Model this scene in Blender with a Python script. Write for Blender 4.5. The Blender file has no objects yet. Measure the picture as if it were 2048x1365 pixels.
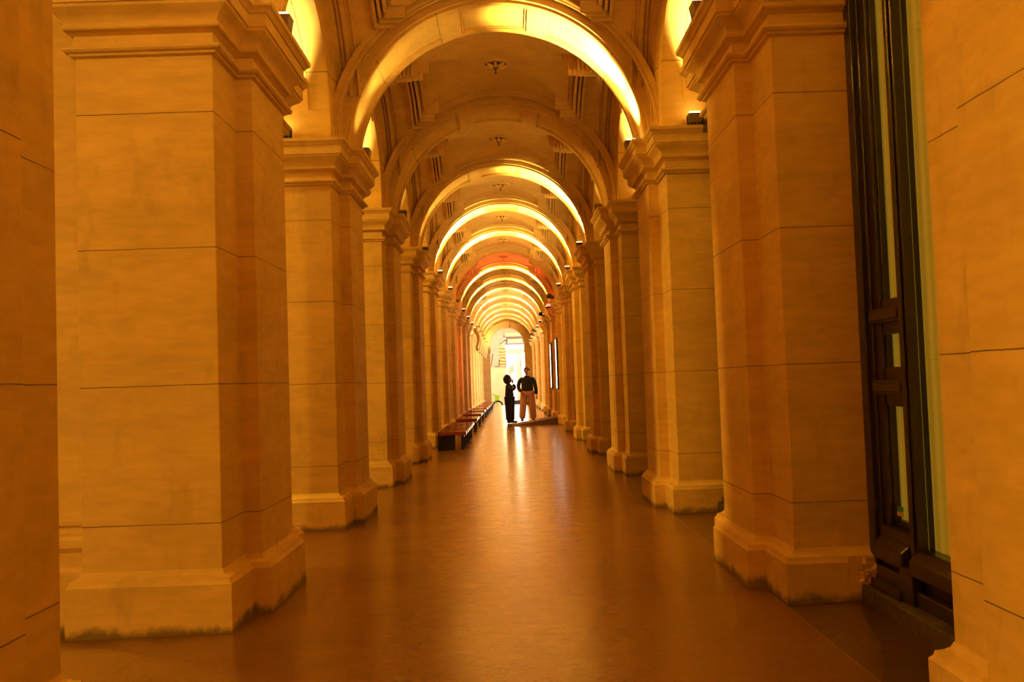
import bpy, bmesh, math, random
from mathutils import Vector, Matrix
rnd = random.Random(7)
PI = math.pi
C = bpy.context.scene.collection
sc = bpy.context.scene

# ------------------------------------------------------------------ camera
F_PX = 1850.0
pitch, roll, yaw = 0.0442858, -0.0342073, 0.00485973
cy, sy = math.cos(yaw), math.sin(yaw)
fwd = Vector((sy, cy, 0)); right = Vector((cy, -sy, 0)); up = Vector((0, 0, 1))
f2 = fwd*math.cos(pitch)+up*math.sin(pitch); u2 = up*math.cos(pitch)-fwd*math.sin(pitch)
r3 = right*math.cos(roll)+u2*math.sin(roll); u3 = u2*math.cos(roll)-right*math.sin(roll)
camd = bpy.data.cameras.new('camera'); cam = bpy.data.objects.new('camera', camd); C.objects.link(cam)
M = Matrix.Identity(4)
for i in range(3):
    M[i][0] = r3[i]; M[i][1] = u3[i]; M[i][2] = -f2[i]
M[0][3], M[1][3], M[2][3] = 0.032, 0.0, 1.25
cam.matrix_world = M
camd.sensor_width = 36; camd.lens = F_PX/2048*36; camd.clip_end = 300; camd.clip_start = 0.02
sc.camera = cam

# ------------------------------------------------------------------ world, exposure
w = bpy.data.worlds.new('night_sky'); sc.world = w; w.use_nodes = True
bg = w.node_tree.nodes['Background']; bg.inputs[0].default_value = (1.0, 0.50, 0.14, 1); bg.inputs[1].default_value = 0.3
sc.view_settings.view_transform = 'Standard'; sc.view_settings.look = 'None'
sc.view_settings.exposure = 0.40; sc.view_settings.gamma = 1.0
sc.view_settings.use_curve_mapping = False
sc.cycles.max_bounces = 6; sc.cycles.diffuse_bounces = 5; sc.cycles.glossy_bounces = 3
sc.cycles.use_adaptive_sampling = True; sc.cycles.adaptive_threshold = 0.05; sc.cycles.adaptive_min_samples = 32; sc.cycles.use_denoising = True
sc.cycles.sample_clamp_indirect = 6.0

# geometry constants (metres)
L = 3.387; Y1 = 5.018; A = 0.419; B = 0.758; S = 1.5365; PX = 1.4355; XO = 2.291
ZC = 3.512; CZ = 3.5; R = 1.437; RV = 1.562
SR = 0.895; SZ = 3.72
KMIN, KMAX = -2, 14
YE = Y1+15*L+0.10
def Y0(k): return Y1+k*L

AMBER = (1.0, 0.40, 0.045); AMBER2 = (1.0, 0.46, 0.10)
def lamp(name, loc, target, energy, col, angle=1.6, blend=0.6, size=0.04, narrow=1.0):
    d = bpy.data.lights.new(name, 'SPOT'); d.energy = energy; d.color = col
    d.spot_size = angle; d.spot_blend = blend; d.shadow_soft_size = size
    o = bpy.data.objects.new(name, d); C.objects.link(o); o.location = loc
    o.rotation_euler = (Vector(target)-Vector(loc)).to_track_quat('-Z', 'Y').to_euler()
    o.scale = (narrow, 1, 1)
    return o
def area(name, loc, target, energy, col, sx, sy_):
    d = bpy.data.lights.new(name, 'AREA'); d.energy = energy; d.color = col; d.shape = 'RECTANGLE'; d.size = sx; d.size_y = sy_
    o = bpy.data.objects.new(name, d); C.objects.link(o); o.location = loc
    o.rotation_euler = (Vector(target)-Vector(loc)).to_track_quat('-Z', 'Y').to_euler()
    return o
# arch uplights: k -> (left watts, right watts)
ARCH = {-2: (50, 50), -1: (50, 50), 0: (40, 40), 1: (1.5, 60), 2: (0, 0), 3: (1.5, 60), 4: (60, 45), 5: (90, 70), 6: (0, 0),
        7: (80, 80), 8: (60, 60), 9: (40, 40), 10: (55, 55), 11: (30, 30), 12: (40, 45), 13: (45, 20), 14: (16, 12)}
for k, (wl, wr) in ARCH.items():
    yc = Y0(k)+A+B/2
    for s, wt in ((-1, wl), (1, wr)):
        if wt > 0:
            col = (1.0, 0.66, 0.20) if k < 9 else (1.0, 0.74, 0.42)
            lamp('arch_uplight', (s*1.20, yc, 3.68), (s*0.90, yc, 4.66), wt*(28.0 if k < 4 else 38.0), col, 1.10, 0.8, narrow=0.84)
            lamp('arch_uplight', (s*1.20, yc, 3.68), (s*1.36, yc, 4.15), wt*5.0, col, 1.5, 0.9, narrow=0.8)
# side arch uplights stand on the capital ledges of the openings
for k in range(-2, 14):
    for s in (-1, 1):
        e = 270 if s > 0 else 140
        if k in (5, 6): e *= 0.6
        lamp('side_arch_uplight', (s*1.82, Y0(k+1)-0.14, 3.70), (s*2.06, Y0(k+1)-0.36, 4.6), e*1.5, (1.0, 0.68, 0.25), 1.35, 0.8)
# added fill spots without fixtures, brightening each vault bay from both sides
WASH = {-2: 60, -1: 55, 0: 14, 1: 10, 2: 14, 3: 34, 4: 75, 5: 60, 6: 6, 7: 18, 8: 14, 9: 22, 10: 18, 11: 20, 12: 22, 13: 22}
for k, e in WASH.items():
    for s in (-1, 1):
        lamp('vault_fill', (s*1.24, Y0(k)+A+B+0.05, 3.62), (-s*0.35, Y0(k)+A+B/2+L/2, 5.0), e*(2.4 if s > 0 else 0.6)*(1.0 if k > 2 else 0.75), (1.0, 0.56, 0.11) if k < 3 else (1.0, 0.66, 0.20), 2.1, 1.0)
# street lamps over the pavement outside the open side
for y in (-1.0, 7.5, 16.0, 24.5, 33.0):
    area('street_lamp_light', (-6.2, y, 4.6), (-1.5, y+1.5, 1.0), 205, (1.0, 0.54, 0.06), 0.4, 0.4)
for y in (37.0, 44.0, 51.0):
    area('street_lamp_light', (-3.6, y, 2.8), (-1.2, y+2.6, 1.2), 260, (1.0, 0.82, 0.70), 0.6, 0.6)
# unseen area lights added in the far door-side bays to whiten the piers opposite
for k in (9, 10, 11, 12, 13):
    area('far_bay_fill', (1.90, Y0(k)+2*A+B+(L-2*A-B)/2, 1.9), (-1.5, Y0(k)+2*A+B+(L-2*A-B)/2+0.8, 2.0), 150 if k < 13 else 100, (1.0, 0.83, 0.72), 1.2, 2.2)
# red accent spots in the eighth bay
lamp('red_spot', (1.22, Y0(7)-0.1, 3.62), (-0.6, Y0(6)+2.2, 5.0), 130, (1.0, 0.10, 0.045), 2.3, 0.8)
lamp('red_spot', (1.22, Y0(7)-0.05, 3.60), (-1.45, Y0(7)+0.75, 1.9), 330, (1.0, 0.16, 0.05), 0.75, 0.9)
lamp('red_spot', (-1.2, Y0(7)-0.1, 3.62), (0.8, Y0(6)+2.0, 5.0), 90, (1.0, 0.10, 0.05), 2.3, 0.8)

# ------------------------------------------------------------------ materials
def mat(name):
    m = bpy.data.materials.new(name); m.use_nodes = True
    nt = m.node_tree; b = nt.nodes['Principled BSDF']
    return m, nt, b
def N(nt, t, **kw):
    n = nt.nodes.new(t)
    for k_, v in kw.items(): setattr(n, k_, v)
    return n
def math_(nt, op, a, b=None, c=None):
    n = N(nt, 'ShaderNodeMath', operation=op)
    for i, v in enumerate((a, b, c)):
        if v is None: continue
        if isinstance(v, (int, float)): n.inputs[i].default_value = v
        else: nt.links.new(v, n.inputs[i])
    return n.outputs[0]
def ramp(nt, fac, stops):
    n = N(nt, 'ShaderNodeValToRGB')
    while len(n.color_ramp.elements) < len(stops): n.color_ramp.elements.new(0.5)
    for e, (p, c) in zip(n.color_ramp.elements, stops):
        e.position = p; e.color = (*c, 1) if len(c) == 3 else c
    nt.links.new(fac, n.inputs[0]); return n.outputs[0]
def mixc(nt, fac, a, b, mode='MIX'):
    n = N(nt, 'ShaderNodeMix', data_type='RGBA', blend_type=mode)
    if isinstance(fac, (int, float)): n.inputs[0].default_value = fac
    else: nt.links.new(fac, n.inputs[0])
    for i, v in ((6, a), (7, b)):
        if isinstance(v, tuple): n.inputs[i].default_value = (*v, 1) if len(v) == 3 else v
        else: nt.links.new(v, n.inputs[i])
    return n.outputs[2]
def noise(nt, vec, scale, detail=4, rough=0.55, dist=0.0):
    n = N(nt, 'ShaderNodeTexNoise'); n.inputs['Scale'].default_value = scale; n.inputs['Detail'].default_value = detail
    n.inputs['Roughness'].default_value = rough; n.inputs['Distortion'].default_value = dist
    nt.links.new(vec, n.inputs['Vector']); return n.outputs['Fac']
def scaled(nt, vec, s):
    n = N(nt, 'ShaderNodeVectorMath', operation='MULTIPLY'); nt.links.new(vec, n.inputs[0]); n.inputs[1].default_value = s
    return n.outputs[0]
def stone(name, base, joints='course', spots=True, rough=0.72, grime=True):
    m, nt, b = mat(name)
    g = N(nt, 'ShaderNodeNewGeometry'); P = g.outputs['Position']
    sep = N(nt, 'ShaderNodeSeparateXYZ'); nt.links.new(P, sep.inputs[0])
    n1 = noise(nt, scaled(nt, P, (1.2, 1.2, 5.0)), 1.0, 3, 0.6, 0.0)
    n2 = noise(nt, P, 2.3, 4, 0.68)
    n3 = noise(nt, scaled(nt, P, (6, 6, 26)), 1.0, 2)
    dark = tuple(c*0.80 for c in base); light = tuple(min(1, c*1.12) for c in base)
    col = ramp(nt, n1, [(0.32, dark), (0.68, light)])
    col = mixc(nt, 0.35, col, ramp(nt, n2, [(0.35, tuple(c*0.78 for c in base)), (0.62, light)]))
    col = mixc(nt, 0.25, col, ramp(nt, n3, [(0.4, tuple(c*0.82 for c in base)), (0.6, light)]))
    h = math_(nt, 'MULTIPLY', n3, 0.25)
    if spots:
        v = N(nt, 'ShaderNodeTexVoronoi'); v.inputs['Scale'].default_value = 4.2; nt.links.new(P, v.inputs['Vector'])
        sp = math_(nt, 'LESS_THAN', math_(nt, 'ADD', v.outputs['Distance'], math_(nt, 'MULTIPLY', n3, 0.10)), 0.082)
        gate = math_(nt, 'GREATER_THAN', n1, 0.52)
        sp = math_(nt, 'MULTIPLY', sp, gate)
        col = mixc(nt, math_(nt, 'MULTIPLY', sp, 0.45), col, tuple(c*0.35 for c in base))
        sm = ramp(nt, noise(nt, scaled(nt, P, (3, 3, 1.3)), 1.4, 3, 0.7), [(0.58, (0, 0, 0)), (0.75, (1, 1, 1))])
        col = mixc(nt, math_(nt, 'MULTIPLY', sm, 0.35), col, tuple(c*0.5 for c in base))
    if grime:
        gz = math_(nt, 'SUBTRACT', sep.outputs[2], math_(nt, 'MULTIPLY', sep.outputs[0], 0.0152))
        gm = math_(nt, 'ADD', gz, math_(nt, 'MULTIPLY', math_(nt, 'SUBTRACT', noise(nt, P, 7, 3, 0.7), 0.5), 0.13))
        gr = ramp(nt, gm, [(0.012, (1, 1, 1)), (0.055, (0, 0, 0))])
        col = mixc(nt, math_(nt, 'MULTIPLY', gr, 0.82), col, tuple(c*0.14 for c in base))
    wob = math_(nt, 'MULTIPLY', math_(nt, 'SUBTRACT', noise(nt, P, 9, 1), 0.5), 0.004)
    jm = None
    if joints == 'course':
        z = math_(nt, 'ADD', sep.outputs[2], wob)
        fr = math_(nt, 'FRACT', math_(nt, 'DIVIDE', math_(nt, 'ADD', math_(nt, 'SUBTRACT', z, 0.5497), 0.748*8+0.0022), 0.7476))
        jm = math_(nt, 'LESS_THAN', fr, 0.0062)
        inr = math_(nt, 'MULTIPLY', math_(nt, 'GREATER_THAN', z, 0.4), math_(nt, 'LESS_THAN', z, 3.0))
        jm = math_(nt, 'MULTIPLY', jm, inr)
    elif joints == 'radial':
        an = math_(nt, 'ABSOLUTE', math_(nt, 'ARCTAN2', sep.outputs[0], math_(nt, 'SUBTRACT', sep.outputs[2], CZ)))
        an = math_(nt, 'ADD', an, wob)
        j1 = math_(nt, 'LESS_THAN', math_(nt, 'ABSOLUTE', math_(nt, 'SUBTRACT', an, math.radians(22.4))), 0.0021)
        j2 = math_(nt, 'LESS_THAN', math_(nt, 'ABSOLUTE', math_(nt, 'SUBTRACT', an, math.radians(52))), 0.0021)
        jm = math_(nt, 'MAXIMUM', j1, j2)
    elif joints == 'high':
        jm = math_(nt, 'LESS_THAN', math_(nt, 'ABSOLUTE', math_(nt, 'SUBTRACT', math_(nt, 'ADD', sep.outputs[2], wob), 4.13)), 0.003)
    if jm is not None:
        fade = ramp(nt, n2, [(0.25, (0.55, 0.55, 0.55)), (0.5, (1, 1, 1))])
        col = mixc(nt, math_(nt, 'MULTIPLY', jm, math_(nt, 'MULTIPLY', fade, 0.88)), col, tuple(c*0.12 for c in base))
        h = math_(nt, 'SUBTRACT', h, math_(nt, 'MULTIPLY', jm, 0.5))
    fine = noise(nt, P, 120, 1, 0.6)
    h = math_(nt, 'ADD', h, math_(nt, 'MULTIPLY', fine, 0.12))
    h = math_(nt, 'ADD', h, math_(nt, 'MULTIPLY', noise(nt, P, 14, 3, 0.6), 0.35))
    bp = N(nt, 'ShaderNodeBump'); bp.inputs['Strength'].default_value = 0.35; bp.inputs['Distance'].default_value = 0.006
    nt.links.new(h, bp.inputs['Height']); nt.links.new(bp.outputs[0], b.inputs['Normal'])
    nt.links.new(col, b.inputs['Base Color']); b.inputs['Roughness'].default_value = rough
    b.inputs['Specular IOR Level'].default_value = 0.25
    return m
M_STONE = stone('sandstone', (0.72, 0.49, 0.16))
M_MOULD = stone('moulded_sandstone', (0.72, 0.49, 0.16), joints=None)
M_ARCH = stone('arch_render', (0.75, 0.50, 0.125), joints='radial', spots=False, grime=False)
M_SIDE = stone('side_arch_stone', (0.75, 0.50, 0.125), joints='high', spots=False, grime=False)
M_VAULT = stone('vault_plaster', (0.70, 0.47, 0.15), joints=None, spots=False, grime=False)

def simple(name, col, rough=0.5, metal=0.0, emit=None, es=0.0, bump=0.0, bscale=30, var=0.12, coat=0.0):
    m, nt, b = mat(name)
    g = N(nt, 'ShaderNodeTexCoord'); P = g.outputs['Object']
    n = noise(nt, P, bscale, 4)
    c = ramp(nt, n, [(0.3, tuple(x*(1-var) for x in col)), (0.7, tuple(min(1, x*(1+var)) for x in col))])
    nt.links.new(c, b.inputs['Base Color']); b.inputs['Roughness'].default_value = rough; b.inputs['Metallic'].default_value = metal
    b.inputs['Coat Weight'].default_value = coat
    if emit:
        b.inputs['Emission Color'].default_value = (*emit, 1); b.inputs['Emission Strength'].default_value = es
    if bump:
        bp = N(nt, 'ShaderNodeBump'); bp.inputs['Strength'].default_value = bump; bp.inputs['Distance'].default_value = 0.01
        nt.links.new(n, bp.inputs['Height']); nt.links.new(bp.outputs[0], b.inputs['Normal'])
    return m
M_TIMBER = simple('dark_brown_painted_timber', (0.020, 0.010, 0.006), 0.34, bump=0.1, bscale=18, coat=0.3)
M_BLACK = simple('black_metal', (0.012, 0.011, 0.010), 0.45)
M_LAMPBOX = simple('weathered_lamp_housing', (0.16, 0.11, 0.07), 0.5, 0.3)
M_LENS = simple('lit_lamp_lens', (1, .8, .5), 0.3, emit=(1.0, 0.62, 0.2), es=8)
M_LENSDIM = simple('lamp_glass', (0.30, 0.24, 0.15), 0.15)
M_RED = simple('red_lamp_lens', (1, .1, .05), 0.3, emit=(1.0, 0.06, 0.04), es=6)
M_BENCH = simple('oxblood_gloss_timber', (0.20, 0.040, 0.018), 0.16, bump=0.05, bscale=8, var=0.3, coat=0.6)
M_STEEL = simple('dark_steel', (0.02, 0.018, 0.016), 0.35, 0.6)
M_SIGNLIT = simple('lit_sign_face', (1, 1, 1), 0.4, emit=(1.0, 0.90, 0.72), es=3.2)
M_RUBBER = simple('black_rubber', (0.015, 0.013, 0.012), 0.7)
M_MAT = simple('brown_ramp_board', (0.15, 0.07, 0.035), 0.6, bump=0.6, bscale=70, var=0.35)
M_WHITE = simple('white_painted_edge', (0.75, 0.70, 0.62), 0.4)
M_YELLOW = simple('yellow_tread_mark', (0.80, 0.52, 0.10), 0.5)
M_LIME = simple('lime_green_plastic', (0.52, 0.95, 0.03), 0.35)
M_JACKET = simple('black_quilted_cloth', (0.010, 0.008, 0.007), 0.75, bump=0.5, bscale=25)
M_TROUSER = simple('black_trouser_cloth', (0.012, 0.008, 0.007), 0.85)
M_PINK = simple('pink_tan_trouser_cloth', (0.74, 0.42, 0.36), 0.85, bump=0.4, bscale=14)
M_SKIN = simple('skin', (0.62, 0.32, 0.21), 0.5)
M_HAIR = simple('dark_hair', (0.03, 0.014, 0.008), 0.55, bump=0.8, bscale=60)
M_SHOE = simple('black_leather', (0.012, 0.010, 0.010), 0.35)
M_BROWNSHOE = simple('tan_leather', (0.40, 0.20, 0.08), 0.4)
M_GLASSBLIND = None

def blind_mat():
    m, nt, b = mat('pale_blind_behind_glass')
    g = N(nt, 'ShaderNodeNewGeometry'); sep = N(nt, 'ShaderNodeSeparateXYZ'); nt.links.new(g.outputs['Position'], sep.inputs[0])
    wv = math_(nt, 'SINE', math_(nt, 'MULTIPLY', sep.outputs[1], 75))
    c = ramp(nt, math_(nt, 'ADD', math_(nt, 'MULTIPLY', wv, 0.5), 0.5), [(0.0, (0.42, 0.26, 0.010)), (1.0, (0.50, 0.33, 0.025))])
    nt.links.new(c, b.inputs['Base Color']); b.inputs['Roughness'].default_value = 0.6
    nt.links.new(c, b.inputs['Emission Color']); b.inputs['Emission Strength'].default_value = 0.30  # glow put into the blind itself for the shop light behind it
    return m
M_BLIND = blind_mat()
def glass_mat():
    m, nt, b = mat('clear_window_glass')
    t = N(nt, 'ShaderNodeBsdfTransparent'); gl = N(nt, 'ShaderNodeBsdfGlossy'); gl.inputs['Roughness'].default_value = 0.03
    lw = N(nt, 'ShaderNodeLayerWeight'); f = math_(nt, 'ADD', math_(nt, 'MULTIPLY', math_(nt, 'POWER', lw.outputs['Facing'], 5), 0.9), 0.04)
    mx = N(nt, 'ShaderNodeMixShader')
    nt.links.new(f, mx.inputs[0]); nt.links.new(t.outputs[0], mx.inputs[1]); nt.links.new(gl.outputs[0], mx.inputs[2])
    nt.links.new(mx.outputs[0], nt.nodes['Material Output'].inputs[0])
    return m
M_GLASS = glass_mat()

def floor_mat():
    m, nt, b = mat('worn_asphalt_floor')
    g = N(nt, 'ShaderNodeNewGeometry'); P = g.outputs['Position']
    sep = N(nt, 'ShaderNodeSeparateXYZ'); nt.links.new(P, sep.inputs[0])
    big = noise(nt, scaled(nt, P, (0.7, 1.5, 1)), 1.1, 6, 0.62, 0.8)
    fine = noise(nt, P, 55, 4, 0.7)
    mid = noise(nt, scaled(nt, P, (1.0, 2.2, 1)), 4.5, 8, 0.74, 0.2)
    col = ramp(nt, big, [(0.30, (0.085, 0.046, 0.018)), (0.70, (0.16, 0.090, 0.036))])
    col = mixc(nt, 0.35, col, ramp(nt, fine, [(0.35, (0.05, 0.028, 0.010)), (0.65, (0.21, 0.12, 0.05))]))
    # side slab by the doors, beyond a thin pale seam
    xs = math_(nt, 'ADD', sep.outputs[0], math_(nt, 'MULTIPLY', math_(nt, 'SUBTRACT', noise(nt, P, 3, 2), 0.5), 0.01))
    slab = math_(nt, 'GREATER_THAN', xs, 1.455)
    col = mixc(nt, math_(nt, 'MULTIPLY', slab, 0.75), col, (0.035, 0.024, 0.015))
    seam = math_(nt, 'LESS_THAN', math_(nt, 'ABSOLUTE', math_(nt, 'SUBTRACT', xs, 1.452)), 0.004)
    col = mixc(nt, math_(nt, 'MULTIPLY', seam, 0.6), col, (0.30, 0.22, 0.14))
    # pale scraps and dark gum
    v = N(nt, 'ShaderNodeTexVoronoi'); v.inputs['Scale'].default_value = 3.1; nt.links.new(P, v.inputs['Vector'])
    sp = math_(nt, 'LESS_THAN', math_(nt, 'ADD', v.outputs['Distance'], math_(nt, 'MULTIPLY', noise(nt, P, 60, 2), 0.06)), 0.048)
    col = mixc(nt, math_(nt, 'MULTIPLY', sp, 0.6), col, (0.03, 0.02, 0.012))
    v2 = N(nt, 'ShaderNodeTexVoronoi'); v2.inputs['Scale'].default_value = 4.7; nt.links.new(P, v2.inputs['Vector'])
    sp2 = math_(nt, 'LESS_THAN', math_(nt, 'ADD', v2.outputs['Distance'], math_(nt, 'MULTIPLY', noise(nt, P, 90, 2), 0.05)), 0.034)
    col = mixc(nt, math_(nt, 'MULTIPLY', sp2, 0.5), col, (0.45, 0.34, 0.22))
    nt.links.new(col, b.inputs['Base Color'])
    # worn and polished along the middle of the walk
    ax = math_(nt, 'ABSOLUTE', math_(nt, 'ADD', sep.outputs[0], math_(nt, 'MULTIPLY', math_(nt, 'SUBTRACT', big, 0.5), 0.5)))
    rg = ramp(nt, ax, [(0.60, (0.24, 0.24, 0.24)), (1.15, (0.50, 0.50, 0.50))])
    rg = mixc(nt, 0.4, rg, ramp(nt, mid, [(0.3, (0.20, 0.20, 0.20)), (0.7, (0.44, 0.44, 0.44))]))
    nt.links.new(rg, b.inputs['Roughness']); b.inputs['Specular IOR Level'].default_value = 1.0; b.inputs['Specular Tint'].default_value = (1.0, 0.66, 0.18, 1); b.inputs['IOR'].default_value = 1.8; b.inputs['Coat Weight'].default_value = 0.9; b.inputs['Coat Roughness'].default_value = 0.20; b.inputs['Coat Tint'].default_value = (1.0, 0.8, 0.5, 1)
    h = math_(nt, 'ADD', math_(nt, 'MULTIPLY', mid, 0.8), math_(nt, 'MULTIPLY', fine, 0.8))
    bp = N(nt, 'ShaderNodeBump'); bp.inputs['Strength'].default_value = 0.42; bp.inputs['Distance'].default_value = 0.012
    nt.links.new(h, bp.inputs['Height']); nt.links.new(bp.outputs[0], b.inputs['Normal'])
    return m
M_FLOOR = floor_mat()
M_STREET = simple('street_paving', (0.30, 0.24, 0.17), 0.55, bump=0.3, bscale=4)
M_STEP = simple('dark_stone_step', (0.06, 0.042, 0.028), 0.5, bump=0.5, bscale=22, var=0.45)

# ------------------------------------------------------------------ mesh helpers
class MB:
    def __init__(s): s.v = []; s.f = []; s.m = []; s.mi = 0
    def add(s, vs, fs):
        o = len(s.v); s.v += [tuple(p) for p in vs]; s.f += [tuple(i+o for i in f) for f in fs]; s.m += [s.mi]*len(fs); return s
    def box(s, x0, x1, y0, y1, z0, z1):
        x0, x1 = min(x0, x1), max(x0, x1)
        return s.add([(x, y, z) for z in (z0, z1) for y in (y0, y1) for x in (x0, x1)],
                     [(0, 2, 3, 1), (4, 5, 7, 6), (0, 1, 5, 4), (2, 6, 7, 3), (0, 4, 6, 2), (1, 3, 7, 5)])
    def grid_tube(s, rings, closed=True, caps=True):
        n = len(rings[0]); vs = [p for r_ in rings for p in r_]; fs = []
        for i in range(len(rings)-1):
            for j in range(n if closed else n-1):
                a = i*n+j; b = i*n+(j+1) % n; fs.append((a, b, b+n, a+n))
        if caps: fs.append(tuple(range(n-1, -1, -1))); fs.append(tuple((len(rings)-1)*n+j for j in range(n)))
        return s.add(vs, fs)
    def arc(s, r0, r1, y0, y1, a0, a1, cx=0, cz=CZ, n=48, stilt=None):
        """ring sector across the walk: plane XZ, depth along Y; angle from the crown"""
        rings = []
        def pt(r_, a_, y): return (cx+r_*math.sin(a_), y, cz+r_*math.cos(a_))
        for i in range(n+1):
            a_ = a0+(a1-a0)*i/n
            rings.append([pt(r0, a_, y0), pt(r1, a_, y0), pt(r1, a_, y1), pt(r0, a_, y1)])
        return s.grid_tube(rings)
    def arcx(s, r0, r1, x0, x1, a0, a1, cy_, cz=SZ, n=32, foot=None):
        rings = []
        def q(r_, a_, x): return (x, cy_+r_*math.sin(a_), cz+r_*math.cos(a_))
        if foot is not None:
            rings.append([(x0, cy_-r0, foot), (x0, cy_-r1, foot), (x1, cy_-r1, foot), (x1, cy_-r0, foot)])
        for i in range(n+1):
            a_ = a0+(a1-a0)*i/n
            rings.append([q(r0, a_, x0), q(r1, a_, x0), q(r1, a_, x1), q(r0, a_, x1)])
        if foot is not None:
            rings.append([(x0, cy_+r0, foot), (x0, cy_+r1, foot), (x1, cy_+r1, foot), (x1, cy_+r0, foot)])
        return s.grid_tube(rings)
    def lathe(s, prof, c=(0, 0, 0), n=24, lobes=0, amp=0):
        rings = []
        for r_, z in prof:
            rr = [r_*(1+(amp*math.cos(lobes*2*PI*j/n) if lobes else 0)) for j in range(n)]
            rings.append([(c[0]+rr[j]*math.cos(2*PI*j/n), c[1]+rr[j]*math.sin(2*PI*j/n), c[2]+z) for j in range(n)])
        return s.grid_tube(rings)
    def tube(s, pts, r_, n=8):
        pts = [Vector(p) for p in pts]; rings = []
        for i, p in enumerate(pts):
            t = (pts[min(i+1, len(pts)-1)]-pts[max(i-1, 0)]).normalized()
            u = t.orthogonal().normalized() if i == 0 else (u - t*u.dot(t)).normalized()
            v_ = t.cross(u); rad = r_[i] if isinstance(r_, (list, tuple)) else r_
            rings.append([tuple(p+(u*math.cos(2*PI*j/n)+v_*math.sin(2*PI*j/n))*rad) for j in range(n)])
        return s.grid_tube(rings)
    def build(s, name, mats, parent=None, loc=(0, 0, 0), smooth=None, bevel=0.0):
        me = bpy.data.meshes.new(name); me.from_pydata(s.v, [], s.f)
        if not isinstance(mats, (list, tuple)): mats = [mats]
        for m_ in mats: me.materials.append(m_)
        if len(mats) > 1:
            for p, i in zip(me.polygons, s.m): p.material_index = i
        bm = bmesh.new(); bm.from_mesh(me); bmesh.ops.recalc_face_normals(bm, faces=bm.faces); bm.to_mesh(me); bm.free()
        if smooth:
            for p in me.polygons: p.use_smooth = True
            me.set_sharp_from_angle(angle=math.radians(smooth))
        me.update()
        o = bpy.data.objects.new(name, me); C.objects.link(o); o.location = loc
        if parent: o.parent = parent
        if bevel:
            b_ = o.modifiers.new('soft_edge', 'BEVEL'); b_.width = bevel; b_.segments = 2; b_.limit_method = 'ANGLE'; b_.angle_limit = math.radians(40)
        return o
def thing(name, label, cat, loc=(0, 0, 0), rz=0, group=None):
    o = bpy.data.objects.new(name, None); C.objects.link(o); o.location = loc; o.rotation_euler = (0, 0, rz)
    o.empty_display_size = 0.1
    o['label'] = label; o['category'] = cat
    if group: o['group'] = group
    return o
def tag(o, label, cat, group=None, kind=None):
    o['label'] = label; o['category'] = cat
    if group: o['group'] = group
    if kind: o['kind'] = kind
    return o
def struct(o): o['kind'] = 'structure'; return o
def dup(root, loc, label=None, rz=None):
    r_ = root.copy(); C.objects.link(r_); r_.location = loc
    if rz is not None: r_.rotation_euler = (0, 0, rz)
    if label: r_['label'] = label
    for ch in list(root.children):
        c = ch.copy(); C.objects.link(c); c.parent = r_
        for g in list(ch.children):
            d = g.copy(); C.objects.link(d); d.parent = c
    return r_
ORD = ['nearest', 'second', 'third', 'fourth', 'fifth', 'sixth', 'seventh', 'eighth', 'ninth', 'tenth', 'eleventh', 'twelfth', 'thirteenth',
       'fourteenth', 'fifteenth', 'sixteenth', 'seventeenth', 'eighteenth']
def nth(i): return ORD[i]

def offset_poly(poly, d):
    """mitred offset of an axis-aligned polygon given counter-clockwise"""
    n = len(poly); out = []
    for i in range(n):
        p0 = poly[i-1]; p = poly[i]; p1 = poly[(i+1) % n]
        e0 = (p[0]-p0[0], p[1]-p0[1]); e1 = (p1[0]-p[0], p1[1]-p[1])
        def nrm(e):
            l_ = math.hypot(*e); return (e[1]/l_, -e[0]/l_)
        n0, n1 = nrm(e0), nrm(e1)
        out.append((p[0]+(n0[0]+n1[0])*d, p[1]+(n0[1]+n1[1])*d))
    return out
def loft(mb, poly, prof):
    return mb.grid_tube([[(x, y, z) for x, y in offset_poly(poly, d)] for z, d in prof])

# ------------------------------------------------------------------ floor
def fz(x, y):
    z = 0.0152*(x-0.032)
    if y > 30: z -= 0.16*min(1, (y-30)/26.5)
    return z
mb = MB(); xs = [-2.6, 2.6]; ys = [-4, 0, 10, 20, 30, 40, 50, 57.2]
vs = [(x, y, fz(x, y)) for y in ys for x in xs]; fs = []
for i in range(len(ys)-1):
    for j in range(len(xs)-1):
        a_ = i*len(xs)+j; fs.append((a_, a_+1, a_+1+len(xs), a_+len(xs)))
n0 = len(vs); vs += [(x, y, z-0.6) for x, y, z in vs]
fs += [tuple(i+n0 for i in reversed(f)) for f in fs]
nx = len(xs); ny = len(ys)
for j in range(nx-1):
    for base in (0, (ny-1)*nx): fs.append((base+j, base+j+1, base+j+1+n0, base+j+n0))
for i in range(ny-1):
    for base in (0, nx-1): fs.append((base+i*nx, base+(i+1)*nx, base+(i+1)*nx+n0, base+i*nx+n0))
mb.add(vs, fs)
struct(mb.build('floor', M_FLOOR))
mb = MB(); mb.box(-9, -2.6, -5, 57.2, -0.5, -0.07); struct(mb.build('pavement', M_STREET))
mb = MB(); mb.box(-12, 12, 57.2, 72.5, -1.0, -0.62); struct(mb.build('street', M_STREET))

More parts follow.
